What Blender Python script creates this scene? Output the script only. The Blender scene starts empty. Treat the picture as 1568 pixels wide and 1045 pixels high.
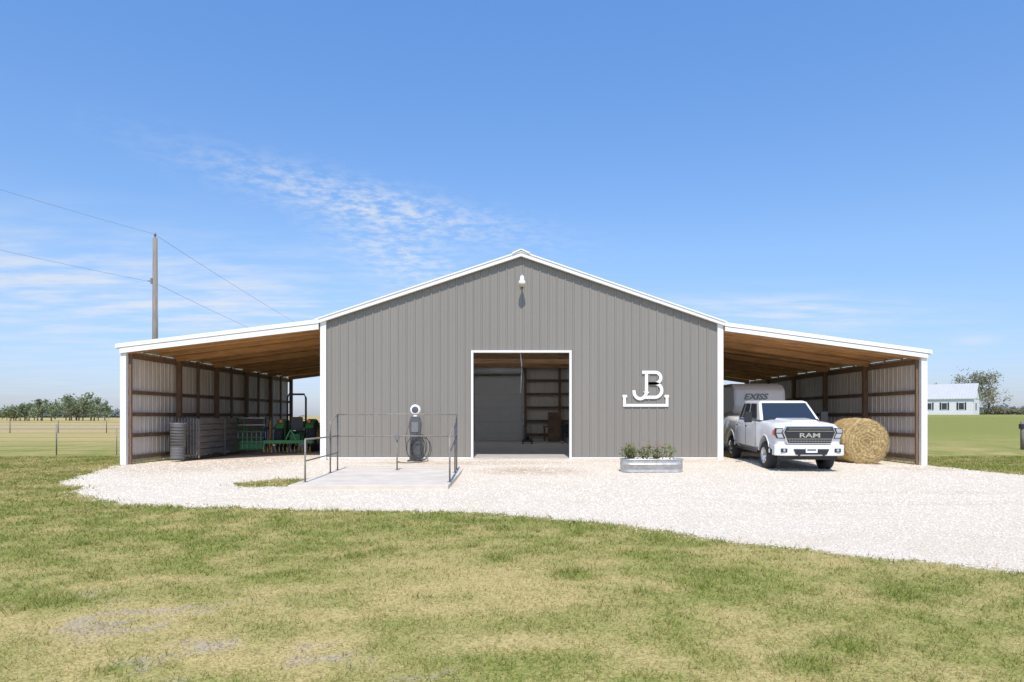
import bpy, math, random
import numpy as np
from mathutils import Vector, Matrix
random.seed(7); rng=np.random.default_rng(7)
S=bpy.context.scene
R=math.radians
# ------------------------------------------------------------ helpers
def newmat(name,color=(.5,.5,.5),rough=.6,metal=0,var=0.0,vscale=3.0,bump=0.0,bscale=20,stretch=None,coat=0,spec=None):
    m=bpy.data.materials.new(name); m.use_nodes=True; nt=m.node_tree
    b=nt.nodes['Principled BSDF']
    b.inputs['Base Color'].default_value=(*color,1); b.inputs['Roughness'].default_value=rough; b.inputs['Metallic'].default_value=metal
    if coat: b.inputs['Coat Weight'].default_value=coat
    if spec is not None: b.inputs['Specular IOR Level'].default_value=spec
    tc=nt.nodes.new('ShaderNodeNewGeometry'); src=tc.outputs['Position']
    if stretch:
        mp=nt.nodes.new('ShaderNodeMapping'); mp.inputs['Scale'].default_value=stretch
        nt.links.new(src,mp.inputs['Vector']); src=mp.outputs['Vector']
    if var>0:
        n=nt.nodes.new('ShaderNodeTexNoise'); n.inputs['Scale'].default_value=vscale; n.inputs['Detail'].default_value=6; n.inputs['Roughness'].default_value=.65
        nt.links.new(src,n.inputs['Vector'])
        r=nt.nodes.new('ShaderNodeValToRGB'); r.color_ramp.elements[0].position=.3; r.color_ramp.elements[1].position=.7
        r.color_ramp.elements[0].color=(*[max(0,c*(1-var)) for c in color],1); r.color_ramp.elements[1].color=(*[min(1,c*(1+var)) for c in color],1)
        nt.links.new(n.outputs['Fac'],r.inputs['Fac']); nt.links.new(r.outputs['Color'],b.inputs['Base Color'])
    if bump>0:
        n2=nt.nodes.new('ShaderNodeTexNoise'); n2.inputs['Scale'].default_value=bscale; n2.inputs['Detail'].default_value=4
        nt.links.new(src,n2.inputs['Vector'])
        bp=nt.nodes.new('ShaderNodeBump'); bp.inputs['Strength'].default_value=bump; bp.inputs['Distance'].default_value=.02
        nt.links.new(n2.outputs['Fac'],bp.inputs['Height']); nt.links.new(bp.outputs['Normal'],b.inputs['Normal'])
    return m
class MB:
    def __init__(s): s.v=[];s.f=[];s.m=[];s.s=[];s.mats=[];s.T=Matrix.Identity(4)
    def mi(s,mat):
        if mat not in s.mats: s.mats.append(mat)
        return s.mats.index(mat)
    def add(s,vs,fs,mat,smooth=False):
        o=len(s.v); s.v+= [tuple(s.T@Vector(p)) for p in vs]; k=s.mi(mat)
        for f in fs: s.f.append([i+o for i in f]); s.m.append(k); s.s.append(smooth)
    def box(s,x0,x1,y0,y1,z0,z1,mat):
        vs=[(x0,y0,z0),(x1,y0,z0),(x1,y1,z0),(x0,y1,z0),(x0,y0,z1),(x1,y0,z1),(x1,y1,z1),(x0,y1,z1)]
        s.add(vs,[(0,3,2,1),(4,5,6,7),(0,1,5,4),(1,2,6,5),(2,3,7,6),(3,0,4,7)],mat)
    def beam(s,p,q,w,h,mat,up=(0,0,1)):
        p=Vector(p);q=Vector(q);d=(q-p).normalized();u=Vector(up)
        if abs(d.dot(u))>.98:u=Vector((0,1,0))
        sd=d.cross(u).normalized();u=sd.cross(d).normalized()
        vs=[]
        for c in (p,q):
            for a,b in ((-1,-1),(1,-1),(1,1),(-1,1)): vs.append(c+sd*a*w/2+u*b*h/2)
        s.add(vs,[(0,3,2,1),(4,5,6,7),(0,1,5,4),(1,2,6,5),(2,3,7,6),(3,0,4,7)],mat)
    def tube(s,pts,r,mat,seg=8,closed=False):
        pts=[Vector(p) for p in pts]; n=len(pts); vs=[];fs=[]
        rr=r if isinstance(r,(list,tuple)) else [r]*n
        for i,p in enumerate(pts):
            a=pts[i-1] if (i>0 or closed) else p; b=pts[(i+1)%n] if (i<n-1 or closed) else p
            d=(b-a).normalized(); u=Vector((0,0,1)) if abs(d.z)<.95 else Vector((0,1,0))
            x=d.cross(u).normalized(); y=x.cross(d)
            for k in range(seg):
                t=2*math.pi*k/seg; vs.append(p+x*math.cos(t)*rr[i]+y*math.sin(t)*rr[i])
        for i in range(n if closed else n-1):
            j=(i+1)%n
            for k in range(seg): fs.append((i*seg+k,i*seg+(k+1)%seg,j*seg+(k+1)%seg,j*seg+k))
        if not closed: fs.append(tuple(range(seg))); fs.append(tuple((n-1)*seg+k for k in range(seg))[::-1])
        s.add(vs,fs,mat,True)
    def lathe(s,prof,c,axis,mat,seg=28,closed=False):
        c=Vector(c);vs=[];fs=[];n=len(prof)
        ax=Vector(axis).normalized(); u=Vector((0,0,1)) if abs(ax.z)<.9 else Vector((1,0,0)); x=ax.cross(u).normalized(); y=ax.cross(x)
        for k in range(seg):
            t=2*math.pi*k/seg
            for (r,a) in prof: vs.append(c+ax*a+(x*math.cos(t)+y*math.sin(t))*r)
        for k in range(seg):
            for i in range(n if closed else n-1):
                j=(i+1)%n; fs.append((k*n+i,k*n+j,((k+1)%seg)*n+j,((k+1)%seg)*n+i))
        s.add(vs,fs,mat,True)
    def prism(s,poly,axis,a0,a1,mat):
        n=len(poly)
        def P(p,a): return {'x':(a,p[0],p[1]),'y':(p[0],a,p[1]),'z':(p[0],p[1],a)}[axis]
        vs=[P(p,a0) for p in poly]+[P(p,a1) for p in poly]
        fs=[tuple(range(n)),tuple(range(2*n-1,n-1,-1))]+[(i,i+n,(i+1)%n+n,(i+1)%n) for i in range(n)]
        s.add(vs,fs,mat)
    def patch(s,c,u0,u1,v0,v1,off,mat,th=.0):
        c=[Vector(p) for p in c]; nrm=(c[1]-c[0]).cross(c[3]-c[0]).normalized()
        def B(u,v): return (c[0]*(1-u)+c[1]*u)*(1-v)+(c[3]*(1-u)+c[2]*u)*v+nrm*off
        s.add([B(u0,v0),B(u1,v0),B(u1,v1),B(u0,v1)],[(0,1,2,3)],mat)
    def obj(s,name,parent=None,bevel=0,fixn=True):
        me=bpy.data.meshes.new(name); me.from_pydata([tuple(v) for v in s.v],[],s.f)
        for m in s.mats: me.materials.append(m)
        me.polygons.foreach_set('material_index',s.m); me.polygons.foreach_set('use_smooth',s.s); me.update()
        if fixn:
            import bmesh
            bm=bmesh.new(); bm.from_mesh(me); bmesh.ops.recalc_face_normals(bm,faces=bm.faces); bm.to_mesh(me); bm.free()
        o=bpy.data.objects.new(name,me); S.collection.objects.link(o)
        if parent: o.parent=parent
        if bevel:
            b=o.modifiers.new('bev','BEVEL'); b.width=bevel; b.segments=2; b.limit_method='ANGLE'; b.angle_limit=R(35)
        return o
def empty(name,loc=(0,0,0),rot=(0,0,0)):
    e=bpy.data.objects.new(name,None); S.collection.objects.link(e); e.location=loc; e.rotation_euler=rot; e.empty_display_size=.3; return e
def text(s,size,loc,rot,mat,name,parent,ext=.01,sx=1,shear=0):
    c=bpy.data.curves.new(name,'FONT'); c.body=s; c.size=size; c.extrude=ext; c.align_x='CENTER'; c.offset=size*.02; c.shear=shear
    o=bpy.data.objects.new(name,c); S.collection.objects.link(o); o.location=loc; o.rotation_euler=rot; o.scale=(sx,1,1); c.materials.append(mat); o.parent=parent; return o
# ------------------------------------------------------------ noise / terrain
def vn(x,y,seed):
    xi=np.floor(x);yi=np.floor(y);xf=x-xi;yf=y-yi;xf=xf*xf*(3-2*xf);yf=yf*yf*(3-2*yf)
    def h(a,b):
        t=np.sin(a*127.1+b*311.7+seed*74.7)*43758.5453; return t-np.floor(t)
    return (h(xi,yi)*(1-xf)+h(xi+1,yi)*xf)*(1-yf)+(h(xi,yi+1)*(1-xf)+h(xi+1,yi+1)*xf)*yf
def fbm(x,y,sc,seed,o=4):
    r=0;a=1;t=0
    for i in range(o):
        r=r+a*vn(x*sc*2**i+i*13.7,y*sc*2**i-i*7.1,seed+i); t+=a; a*=.55
    return r/t
def ss(a,b,x):
    t=np.clip((x-a)/(b-a),0,1); return t*t*(3-2*t)
def height(x,y):
    x=np.asarray(x,float);y=np.asarray(y,float)
    pad=(1-ss(8.6,13.8,np.abs(x-.4)))*ss(-6,-.2,y)*(1-ss(20,26,y))
    h=-.19+.19*pad
    h=h+2.0*ss(12,95,y)*ss(14,55,x)
    h=h+.03*(fbm(x,y,.35,5,3)-.5)*(1-pad)
    return h
def hz(x,y): return float(height(x,y))
POLY=[(-14.1,-1.0),(-11.9,-7.0),(-10.7,-7.9),(-10.2,-9.1),(-8.9,-10.3),(-8.0,-11.0),(-6.3,-11.5),(-3.6,-11.9),(-1.0,-12.25),(.75,-13.1),(1.75,-13.8),(2.65,-14.8),(3.75,-15.75),(4.95,-16.55),(5.8,-17.2),(9,-18.9),(16,-21),(45,-24),(80,-24),(80,-17),(45,-13),(24,-9.5),(17.5,-8.2),(15.6,-5.6),(15,-1.6),(15.1,18.5),(-14.2,18.5)]
def sdist(x,y):
    P=POLY;n=len(P);d=np.full(x.shape,1e9);ins=np.zeros(x.shape,bool)
    for i in range(n):
        ax,ay=P[i];bx,by=P[(i+1)%n];ex,ey=bx-ax,by-ay
        t=np.clip(((x-ax)*ex+(y-ay)*ey)/(ex*ex+ey*ey),0,1)
        d=np.minimum(d,np.hypot(x-ax-t*ex,y-ay-t*ey))
        c=((ay>y)!=(by>y))&(x<(bx-ax)*(y-ay)/((by-ay) if by!=ay else 1e-9)+ax); ins^=c
    return np.where(ins,d,-d)
def gmask(x,y):
    s=sdist(x,y)
    isl=1-np.hypot((x+6.35)/.95,(y+6.7)/1.15)
    s=np.minimum(s,-isl*.8)
    return s+.45*(fbm(x,y,1.3,31,4)-.5)+.22*(fbm(x,y,5,33,3)-.5)
CL=[(-3.9,-13.6,.35),(-.2,-14.2,.3),(-2.0,-14,.35),(.7,-17.3,.35),(-.2,-16.5,.3),(-4.3,-18.4,.3),(2.6,-19.7,.35),(2.1,-20.1,.3),(-1.7,-15.9,.25),(3.9,-18.2,.4),(2.0,-17.9,.3),(-6,-15.5,.3)]
for i in range(75): CL.append((rng.uniform(-14,14),rng.uniform(-21,-12),rng.uniform(.07,.22)))
def green(x,y):
    g=fbm(x,y,.6,3,5)*.42+fbm(x,y*1.2,2.0,9,4)*.58
    g=ss(.27,.70,g)
    g=np.clip(g*.82+.14*ss(-20,-13.5,y)+.06,0,1)
    for cx,cy,r in CL: g=np.maximum(g,1.15*np.exp(-((x-cx)**2+(y-cy)**2)/(r*r)*1.2))
    far=ss(4,40,y); farg=ss(.35,.6,fbm(x*.25,y,.05,77,3))
    left=1-ss(-12,4,x)
    nearl=1-ss(12,24,y)
    farv=(.0+.22*farg+.4*nearl)*left+(.72+.2*farg)*(1-left)
    return g*(1-far)+farv*far
def soil(x,y):
    s=ss(.50,.72,fbm(x,y,.5,21,5)*.4+fbm(x,y,2.6,22,4)*.6)*.7
    s=s*(.25+.75*(1-ss(-2,2,x))*(1-ss(-19.0,-16.5,y)))
    s=np.maximum(s,ss(.0,1,1-np.hypot((x+3.4)/3.0,(y+18.9)/1.6))*ss(.46,.66,fbm(x,y,2.4,23,5))*.75)
    s=np.maximum(s,.5*ss(30,60,y)*(1-ss(120,170,y))*(1-ss(-25,-12,x)))
    return np.clip(s,0,1)
def addattr(me,name,arr):
    a=me.attributes.new(name,'FLOAT','POINT'); a.data.foreach_set('value',np.ascontiguousarray(arr,dtype=np.float32))
def mesh_np(name,verts,faces,mat,attrs={},smooth=False):
    me=bpy.data.meshes.new(name); nv=len(verts);nf,k=faces.shape
    me.vertices.add(nv); me.vertices.foreach_set('co',verts.astype(np.float32).ravel())
    me.loops.add(nf*k); me.loops.foreach_set('vertex_index',faces.astype(np.int32).ravel())
    me.polygons.add(nf); me.polygons.foreach_set('loop_start',(np.arange(nf)*k).astype(np.int32))
    try: me.polygons.foreach_set('loop_total',np.full(nf,k,np.int32))
    except Exception: pass
    me.polygons.foreach_set('use_smooth',np.full(nf,smooth))
    me.update(calc_edges=True)
    for a,b in attrs.items(): addattr(me,a,b)
    me.materials.append(mat)
    o=bpy.data.objects.new(name,me); S.collection.objects.link(o); return o
# ---- node helper
class NT:
    def __init__(s,nt): s.nt=nt
    def n(s,t,**k):
        x=s.nt.nodes.new(t)
        for a,b in k.items(): setattr(x,a,b)
        return x
    def l(s,a,b): s.nt.links.new(a,b)
    def val(s,inp,v):
        if hasattr(v,'links') or isinstance(v,bpy.types.NodeSocket): s.l(v,inp)
        else: inp.default_value=v
    def math(s,op,a,b=0,c=None,clamp=False):
        x=s.n('ShaderNodeMath',operation=op); x.use_clamp=clamp
        s.val(x.inputs[0],a); s.val(x.inputs[1],b)
        if c is not None: s.val(x.inputs[2],c)
        return x.outputs[0]
    def mix(s,f,a,b,bt='MIX'):
        x=s.n('ShaderNodeMix',data_type='RGBA',blend_type=bt)
        s.val(x.inputs[0],f); s.val(x.inputs[6],(*a,1) if isinstance(a,tuple) else a); s.val(x.inputs[7],(*b,1) if isinstance(b,tuple) else b)
        return x.outputs[2]
    def noise(s,vec,sc,det=4,ro=.6):
        x=s.n('ShaderNodeTexNoise'); s.l(vec,x.inputs['Vector']); x.inputs['Scale'].default_value=sc; x.inputs['Detail'].default_value=det; x.inputs['Roughness'].default_value=ro
        return x.outputs['Fac']
    def ramp(s,f,a,b):
        x=s.n('ShaderNodeMapRange'); x.interpolation_type='SMOOTHSTEP'; s.l(f,x.inputs[0]); x.inputs[1].default_value=a; x.inputs[2].default_value=b
        return x.outputs[0]
    def attr(s,name): return s.n('ShaderNodeAttribute',attribute_name=name).outputs['Fac']
TAN=(.57,.44,.19); GRN=(.255,.28,.066); SOIL=(.49,.39,.285)
gm=bpy.data.materials.new('ground_mat'); gm.use_nodes=True; N=NT(gm.node_tree); B=gm.node_tree.nodes['Principled BSDF']
pos=N.n('ShaderNodeNewGeometry').outputs['Position']
fn=N.noise(pos,11,6,.75); fn2=N.noise(pos,45,4,.7)
ga=N.math('ADD',N.attr('green'),N.math('MULTIPLY',N.math('SUBTRACT',fn,.5),2.0),clamp=True)
col=N.mix(ga,TAN,GRN)
sa=N.ramp(N.math('ADD',N.attr('soil'),N.math('MULTIPLY',N.math('SUBTRACT',fn,.5),1.6)),.3,.9)
col=N.mix(sa,col,SOIL)
col=N.mix(N.ramp(fn2,.3,.62),N.mix(1.0,col,(.42,.41,.38),'MULTIPLY'),col)
vo=N.n('ShaderNodeTexVoronoi'); N.l(pos,vo.inputs['Vector']); vo.inputs['Scale'].default_value=34
vc=N.n('ShaderNodeSeparateColor'); N.l(vo.outputs['Color'],vc.inputs[0])
grc=N.mix(vc.outputs[0],(.62,.535,.42),(.84,.755,.625))
big=N.noise(pos,.55,7,.7)
grc=N.mix(N.ramp(big,.42,.72),grc,(.68,.58,.45))
grc=N.mix(N.ramp(N.noise(pos,7,5,.75),.5,.85),grc,(.60,.515,.40))
grc=N.mix(N.ramp(vo.outputs['Distance'],.4,.95),grc,(.42,.355,.28))  # shade in the gaps between stones, painted into the colour
dn=N.math('MULTIPLY',N.attr('dirt'),N.ramp(N.math('ADD',N.noise(pos,3.5,6,.75),0),.3,.62))
grc=N.mix(dn,grc,(.47,.35,.24))
gk=N.ramp(N.math('ADD',N.attr('gravel'),N.math('MULTIPLY',N.math('SUBTRACT',fn,.5),1.3)),-.09,.09)
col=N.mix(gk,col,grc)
N.l(col,B.inputs['Base Color']); B.inputs['Roughness'].default_value=.95; B.inputs['Specular IOR Level'].default_value=.1
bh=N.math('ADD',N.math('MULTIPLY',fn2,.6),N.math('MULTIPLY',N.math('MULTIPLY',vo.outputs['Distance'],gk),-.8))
bp=N.n('ShaderNodeBump'); bp.inputs['Strength'].default_value=.45; bp.inputs['Distance'].default_value=.025; N.l(bh,bp.inputs['Height']); N.l(bp.outputs['Normal'],B.inputs['Normal'])
def grow(a,b,step,lim,f=1.13):
    c=list(np.arange(a,b+1e-6,step)); s=step
    while c[-1]<lim: s*=f; c.append(c[-1]+s)
    return c
xp=grow(0,22,.2,2500); xs=np.array([-v for v in xp[:0:-1]]+xp)
yp=grow(0,3,.2,3500); yn=grow(0,22,.18,300); ys=np.array([-v for v in yn[:0:-1]]+yp)
X,Y=np.meshgrid(xs,ys); Z=height(X,Y); nx=len(xs);ny=len(ys)
idx=np.arange(nx*ny).reshape(ny,nx)
F=np.stack([idx[:-1,:-1],idx[:-1,1:],idx[1:,1:],idx[1:,:-1]],-1).reshape(-1,4)
xr,yr=X.ravel(),Y.ravel()
dirt=np.zeros_like(xr)
for cx,cy,rx,ry,a in [(-10.5,-1.0,4.5,4.2,.8),(.6,-3.6,2.3,1.4,1.0),(-1.5,-1.4,5,.9,.8),(-10.5,8,4,9,.6),(11,9,4.5,9,.7),(5,-.8,3.5,.8,.6),(14,-2,2,1.2,.7),(9,-9,6,.5,.3),(9,-11,7,.5,.3)]:
    dirt=np.maximum(dirt,a*ss(0,.6,1-np.hypot((xr-cx)/rx,(yr-cy)/ry)))
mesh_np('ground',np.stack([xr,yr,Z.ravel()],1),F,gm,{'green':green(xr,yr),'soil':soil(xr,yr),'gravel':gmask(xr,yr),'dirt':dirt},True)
# ---- grass blades
bm_=bpy.data.materials.new('grass_blade_mat'); bm_.use_nodes=True; N=NT(bm_.node_tree); B=bm_.node_tree.nodes['Principled BSDF']
p2=N.n('ShaderNodeNewGeometry').outputs['Position']; fb=N.noise(p2,11,3,.75)
rn=N.attr('rnd'); gr=N.math('ADD',N.math('ADD',N.attr('green'),N.math('MULTIPLY',N.math('SUBTRACT',fb,.5),2.0)),N.math('MULTIPLY',N.math('SUBTRACT',rn,.5),.8),clamp=True)
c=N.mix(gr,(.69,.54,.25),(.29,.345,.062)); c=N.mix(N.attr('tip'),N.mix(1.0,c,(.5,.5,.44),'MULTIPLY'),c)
N.l(c,B.inputs['Base Color']); B.inputs['Roughness'].default_value=.7; B.inputs['Specular IOR Level'].default_value=.2
tr=N.n('ShaderNodeBsdfTranslucent'); N.l(c,tr.inputs['Color']); mx=N.n('ShaderNodeMixShader'); mx.inputs[0].default_value=.35
N.l(B.outputs[0],mx.inputs[1]); N.l(tr.outputs[0],mx.inputs[2]); N.l(mx.outputs[0],bm_.node_tree.nodes['Material Output'].inputs['Surface'])
def blades(n,d0,d1,p):
    u=rng.random(n); d=(d0**p+(d1**p-d0**p)*u)**(1/p)
    x=(rng.random(n)*2-1)*(.88*d+1.0); return x,d-25,d
x,y,d=blades(400000,3.7,30,.9)
g=green(x,y); so=soil(x,y); gk=gmask(x,y)
inb=(y>-.4)&(x>-14.2)&(x<15.1)
slab=(x>-5.6)&(x<-1.4)&(y>-8.6)&(y<-1.4)
tuft=vn(x*7,y*7,91)*.6+vn(x*17,y*17,92)*.4
keep=((gk<.0)|((gk<.35)&(rng.random(len(x))<.08)))&(~inb)&(~slab)&(rng.random(len(x))<(1-.7*so)*(.4+.6*np.clip(g*1.3,0,1)))&(rng.random(len(x))<ss(.2,.6,tuft)+.12)
x,y,d,g,tuft=x[keep],y[keep],d[keep],g[keep],tuft[keep]; n=len(x)
cl=np.zeros(n)
for cx,cy,r in CL: cl=np.maximum(cl,np.exp(-((x-cx)**2+(y-cy)**2)/(r*r)))
z=height(x,y)
hgt=(.016+.034*rng.random(n)*(.5+tuft)+.014*g+.07*cl*rng.random(n))*(1+.03*np.clip(d-8,0,20))
w=(.0022+.0016*rng.random(n))*np.clip(d/5,.8,4)
th=rng.random(n)*6.283; ln=hgt*(.3+1.1*rng.random(n)); la=rng.random(n)*6.283
bx,by=np.cos(th)*w,np.sin(th)*w
V=np.empty((n,3,3)); V[:,0]=np.stack([x-bx,y-by,z-.004],1); V[:,1]=np.stack([x+bx,y+by,z-.004],1)
V[:,2]=np.stack([x+np.cos(la)*ln,y+np.sin(la)*ln,z+hgt],1)
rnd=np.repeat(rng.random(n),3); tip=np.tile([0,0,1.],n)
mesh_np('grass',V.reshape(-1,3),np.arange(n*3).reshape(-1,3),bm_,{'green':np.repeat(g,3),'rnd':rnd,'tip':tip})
# ---- gravel stones
sm=bpy.data.materials.new('gravel_stone_mat'); sm.use_nodes=True; N=NT(sm.node_tree); B=sm.node_tree.nodes['Principled BSDF']
N.l(N.mix(N.attr('rnd'),(.56,.48,.37),(.86,.78,.66)),B.inputs['Base Color']); B.inputs['Roughness'].default_value=.9
n=90000; x,y,d=blades(n,6.5,27,1.0); gk=gmask(x,y)
keep=(gk>-.45)&((gk>.0)|(rng.random(n)<.5*np.exp(np.minimum(gk,0)/.2)))&(~((x>-5.6)&(x<-1.4)&(y>-8.6)&(y<-1.4)))&(y<1.5)&~((y>-.3)&(x>-7)&(x<7.6))
x,y,d=x[keep],y[keep],d[keep];n=len(x);z=height(x,y)
oc=np.array([(1,0,0),(0,1,0),(-1,0,0),(0,-1,0),(0,0,1),(0,0,-1)],float)
of=np.array([(0,1,4),(1,2,4),(2,3,4),(3,0,4),(1,0,5),(2,1,5),(3,2,5),(0,3,5)])
sz=(.007+.012*rng.random(n)**2)*np.clip(d/10,.8,1.5)
t=rng.random(n)*6.283
ov=oc[None]*(.7+.6*rng.random((n,6,1)))
ox=ov[...,0]*np.cos(t)[:,None]-ov[...,1]*np.sin(t)[:,None]; oy=ov[...,0]*np.sin(t)[:,None]+ov[...,1]*np.cos(t)[:,None]
V=np.stack([x[:,None]+ox*sz[:,None],y[:,None]+oy*sz[:,None],z[:,None]+ov[...,2]*sz[:,None]*.6+.002],-1)
mesh_np('gravel',V.reshape(-1,3),(of[None]+np.arange(n)[:,None,None]*6).reshape(-1,3),sm,{'rnd':np.repeat(rng.random(n),6)})
# ------------------------------------------------------------ materials
WALL=newmat('grey_metal_siding',(.232,.212,.182),.45,0,.05,.6,stretch=(1,1,.15))
WHITE=newmat('white_trim',(.80,.79,.76),.45,0,.03,2)
PANELIN=newmat('panel_inside',(.68,.62,.54),.5,0,.14,1.2,stretch=(1,1,.3))
WOOD=newmat('weathered_post_wood',(.20,.125,.08),.8,0,.3,6,.3,30,stretch=(3,3,.5))
GIRT=newmat('girt_wood',(.18,.115,.07),.8,0,.3,3,.2,30)
DECK=newmat('plywood_deck',(.68,.385,.17),.75,0,.38,1.1,.1,20,stretch=(.5,2.5,1))
RAFT=newmat('rafter_wood',(.48,.27,.12),.75,0,.3,2,.1,20,stretch=(.6,3,3))
CONC=newmat('concrete',(.60,.53,.445),.9,0,.14,1.3,.3,40)
FLOOR=newmat('barn_floor_concrete',(.46,.42,.37),.8,0,.15,1.0)
DOORW=newmat('rollup_door_metal',(.68,.67,.64),.45,0,.05,2)
ROOFM=newmat('roof_metal',(.62,.63,.64),.35,.4)
DARK=newmat('black_plastic',(.02,.02,.021),.5)
BLACK=newmat('black_metal',(.03,.03,.032),.4)
GREY=newmat('grey_steel',(.20,.20,.20),.45,.3,.2,4)
GALV=newmat('galvanized_steel',(.50,.50,.49),.45,.5,.22,5)
PIPE=newmat('weathered_pipe',(.25,.215,.18),.6,.2,.3,9)
CHROME=newmat('chrome',(.75,.75,.76),.18,1)
RUBBER=newmat('tire_rubber',(.035,.034,.033),.85,0,.3,12,.2,40)
PAINT=newmat('white_paint_car',(.77,.76,.74),.3,0,0,1,coat=.6)
def glass(name,c=(.02,.025,.03)):
    return newmat(name,c,.06,0,coat=.5,spec=.9)
GLASS=glass('dark_glass')
LAMPG=newmat('headlamp_lens',(.45,.47,.5),.12,.3,coat=1)
GREEN=newmat('green_machine_paint',(.05,.22,.06),.4,0,.1,4)
YEL=newmat('yellow_paint',(.75,.52,.04),.45)
RED=newmat('red_paint',(.5,.05,.03),.5)
ORANGE=newmat('orange_marker',(.8,.16,.05),.5)
HOSE=newmat('dark_hose',(.04,.037,.033),.55)
TRAILW=newmat('trailer_white',(.78,.78,.77),.35,0,.04,1)
# ------------------------------------------------------------ BARN
barn=empty('metal_barn')
XL,XR=-6.95,7.66; XP=.33; ZP=7.50; ZL,ZR=5.12,5.02
XLO,XRO=-14.2,15.05; ZLO,ZRO=4.20,3.98
L=18.3
DX0,DX1,DZ=-1.44,2.12,3.90
def roofz(x):
    if x<XP: return ZL+(ZP-ZL)*(x-XL)/(XP-XL)
    return ZR+(ZP-ZR)*(XR-x)/(XR-XP)
def ribs(b,x0,x1,zbot,ztop,plane,nrm,mat,pitch=.305,dep=.028,axis='x',marks=()):
    us=[];k=0
    x=x0+pitch*.5
    prof=[(x0,0)]
    while x<x1-.06:
        prof+=[(x-.036,0),(x-.020,dep),(x+.020,dep),(x+.036,0)]; 
        prof+=[(x+pitch/2-.012,0),(x+pitch/2,dep*.25),(x+pitch/2+.012,0)] if x+pitch/2<x1-.05 else []
        x+=pitch
    prof.append((x1,0))
    for mm in marks:
        prof=[p for p in prof if abs(p[0]-mm)>.012]+[(mm,0)]
    prof=sorted(set(prof))
    vs=[];fs=[]
    for i in range(len(prof)-1):
        (a,da),(c,dc)=prof[i],prof[i+1]; mid=(a+c)/2
        o=len(vs)
        if ztop(a)<=zbot(mid)+.01: continue
        for (u,dd) in ((a,da),(c,dc)):
            for z in (zbot(mid),ztop(u)):
                vs.append((u,plane+nrm*dd,z) if axis=='x' else (plane+nrm*dd,u,z))
        fs.append((o,o+2,o+3,o+1))
    b.add(vs,fs,mat)
b=MB()
ribs(b,XL+.2,XR-.17,lambda x: DZ if DX0<x<DX1 else .06,lambda x:roofz(x)-.04,0,-1,WALL,marks=(DX0,DX1,XP))
b.obj('front_siding',barn,fixn=False)
b=MB()
b.box(XL+.2,DX0-.06,.09,.12,0,3.9,PANELIN); b.box(DX1+.06,XR-.17,.09,.12,0,3.9,PANELIN)
b.prism([(XL+.2,3.9),(XR-.2,3.9),(XR-.2,4.9),(XP,7.2),(XL+.2,4.9)],'y',.09,.12,PANELIN)
B0,B1,B2,B3=-6.4,-3.4,4.6,7.2  # edges of two out-of-view back openings, added to let sky light in
ribs(b,XL,XR,lambda x: 3.8 if (B0<x<B1 or B2<x<B3) else 0.,lambda x:roofz(x)-.1,L,-1,PANELIN,marks=(B0,B1,B2,B3))
b.prism([(XL,3.8),(XR,3.8),(XR,ZR-.1),(XP,ZP-.1),(XL,ZL-.1)],'y',L+.04,L+.08,WALL)
b.box(XL,B0,L+.04,L+.08,0,3.8,WALL); b.box(B1,B2,L+.04,L+.08,0,3.8,WALL); b.box(B3,XR,L+.04,L+.08,0,3.8,WALL)
for x0,x1 in ((XL-.02,XL+.03),(XR-.03,XR+.02)):
    b.box(x0,x1,.14,7,-.1,ZL-.12,WALL); b.box(x0,x1,7,14,3.3,ZL-.12,WALL); b.box(x0,x1,14,L,-.1,ZL-.12,WALL)  # middle span left open low down, added to bring light inside
    s=.035 if x0<0 else -.035
    b.box(min(x0,x1)+s,max(x0,x1)+s,.14,6.98,0,ZL-.16,PANELIN); b.box(min(x0,x1)+s,max(x0,x1)+s,7,14,3.3,ZL-.16,PANELIN); b.box(min(x0,x1)+s,max(x0,x1)+s,14.02,L-.04,0,ZL-.16,PANELIN)
b.obj('walls',barn)
b=MB()
for k in range(6):
    z=.35+k*.85
    for xa,xb in ((XL+.1,B0),(B1,B2),(B3,XR-.1)) if z<3.8 else ((XL+.1,XR-.1),): b.box(xa,xb,L-.16,L-.06,z,z+.14,GIRT)
    for ya,yb_ in ((.2,7),(14,L-.2)): b.box(XL+.07,XL+.13,ya,yb_,z,z+.14,GIRT); b.box(XR-.13,XR-.07,ya,yb_,z,z+.14,GIRT)
for x in (-2.62,.84,3.0,4.5): b.box(x-.08,x+.08,L-.33,L-.17,0,roofz(x)-.3,WOOD)
for k in range(6):
    y=.4+k*3.5
    b.beam((XL+.1,y,4.75),(XR-.1,y,4.7),.08,.26,RAFT); b.beam((XL,y,ZL-.25),(XP,y,ZP-.3),.08,.24,RAFT); b.beam((XR,y,ZR-.25),(XP,y,ZP-.3),.08,.24,RAFT)
b.obj('interior_framing',barn)
b=MB()
for k in range(28): b.box(-2.35,.62,L-.22-(.018 if k%2 else 0),L-.17,.06+k*.145,.06+(k+1)*.145-.008,DOORW)
b.box(-2.5,-2.36,L-.36,L-.24,0,4.3,GALV); b.box(.63,.76,L-.36,L-.24,0,4.3,GALV)
b.lathe([(.0,-1.55),(.2,-1.55),(.2,1.55),(0,1.55)],(-.87,L-.55,4.4),(1,0,0),DOORW)
b.obj('rollup_door',barn)
b=MB()
b.box(XL,XR,-.02,L,-.25,.055,FLOOR); b.box(DX0-.1,DX1+.1,-.42,-.02,-.25,.045,CONC)
b.obj('floor_slab',barn)
b=MB()
b.box(XL+.25,DX0-.1,-.05,-.021,-.25,.04,CONC); b.box(DX1+.1,XR-.2,-.05,-.021,-.25,.04,CONC)
b.box(XL+.2,DX0-.02,-.055,-.022,.042,.085,WHITE); b.box(DX1+.02,XR-.17,-.055,-.022,.042,.085,WHITE)
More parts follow.
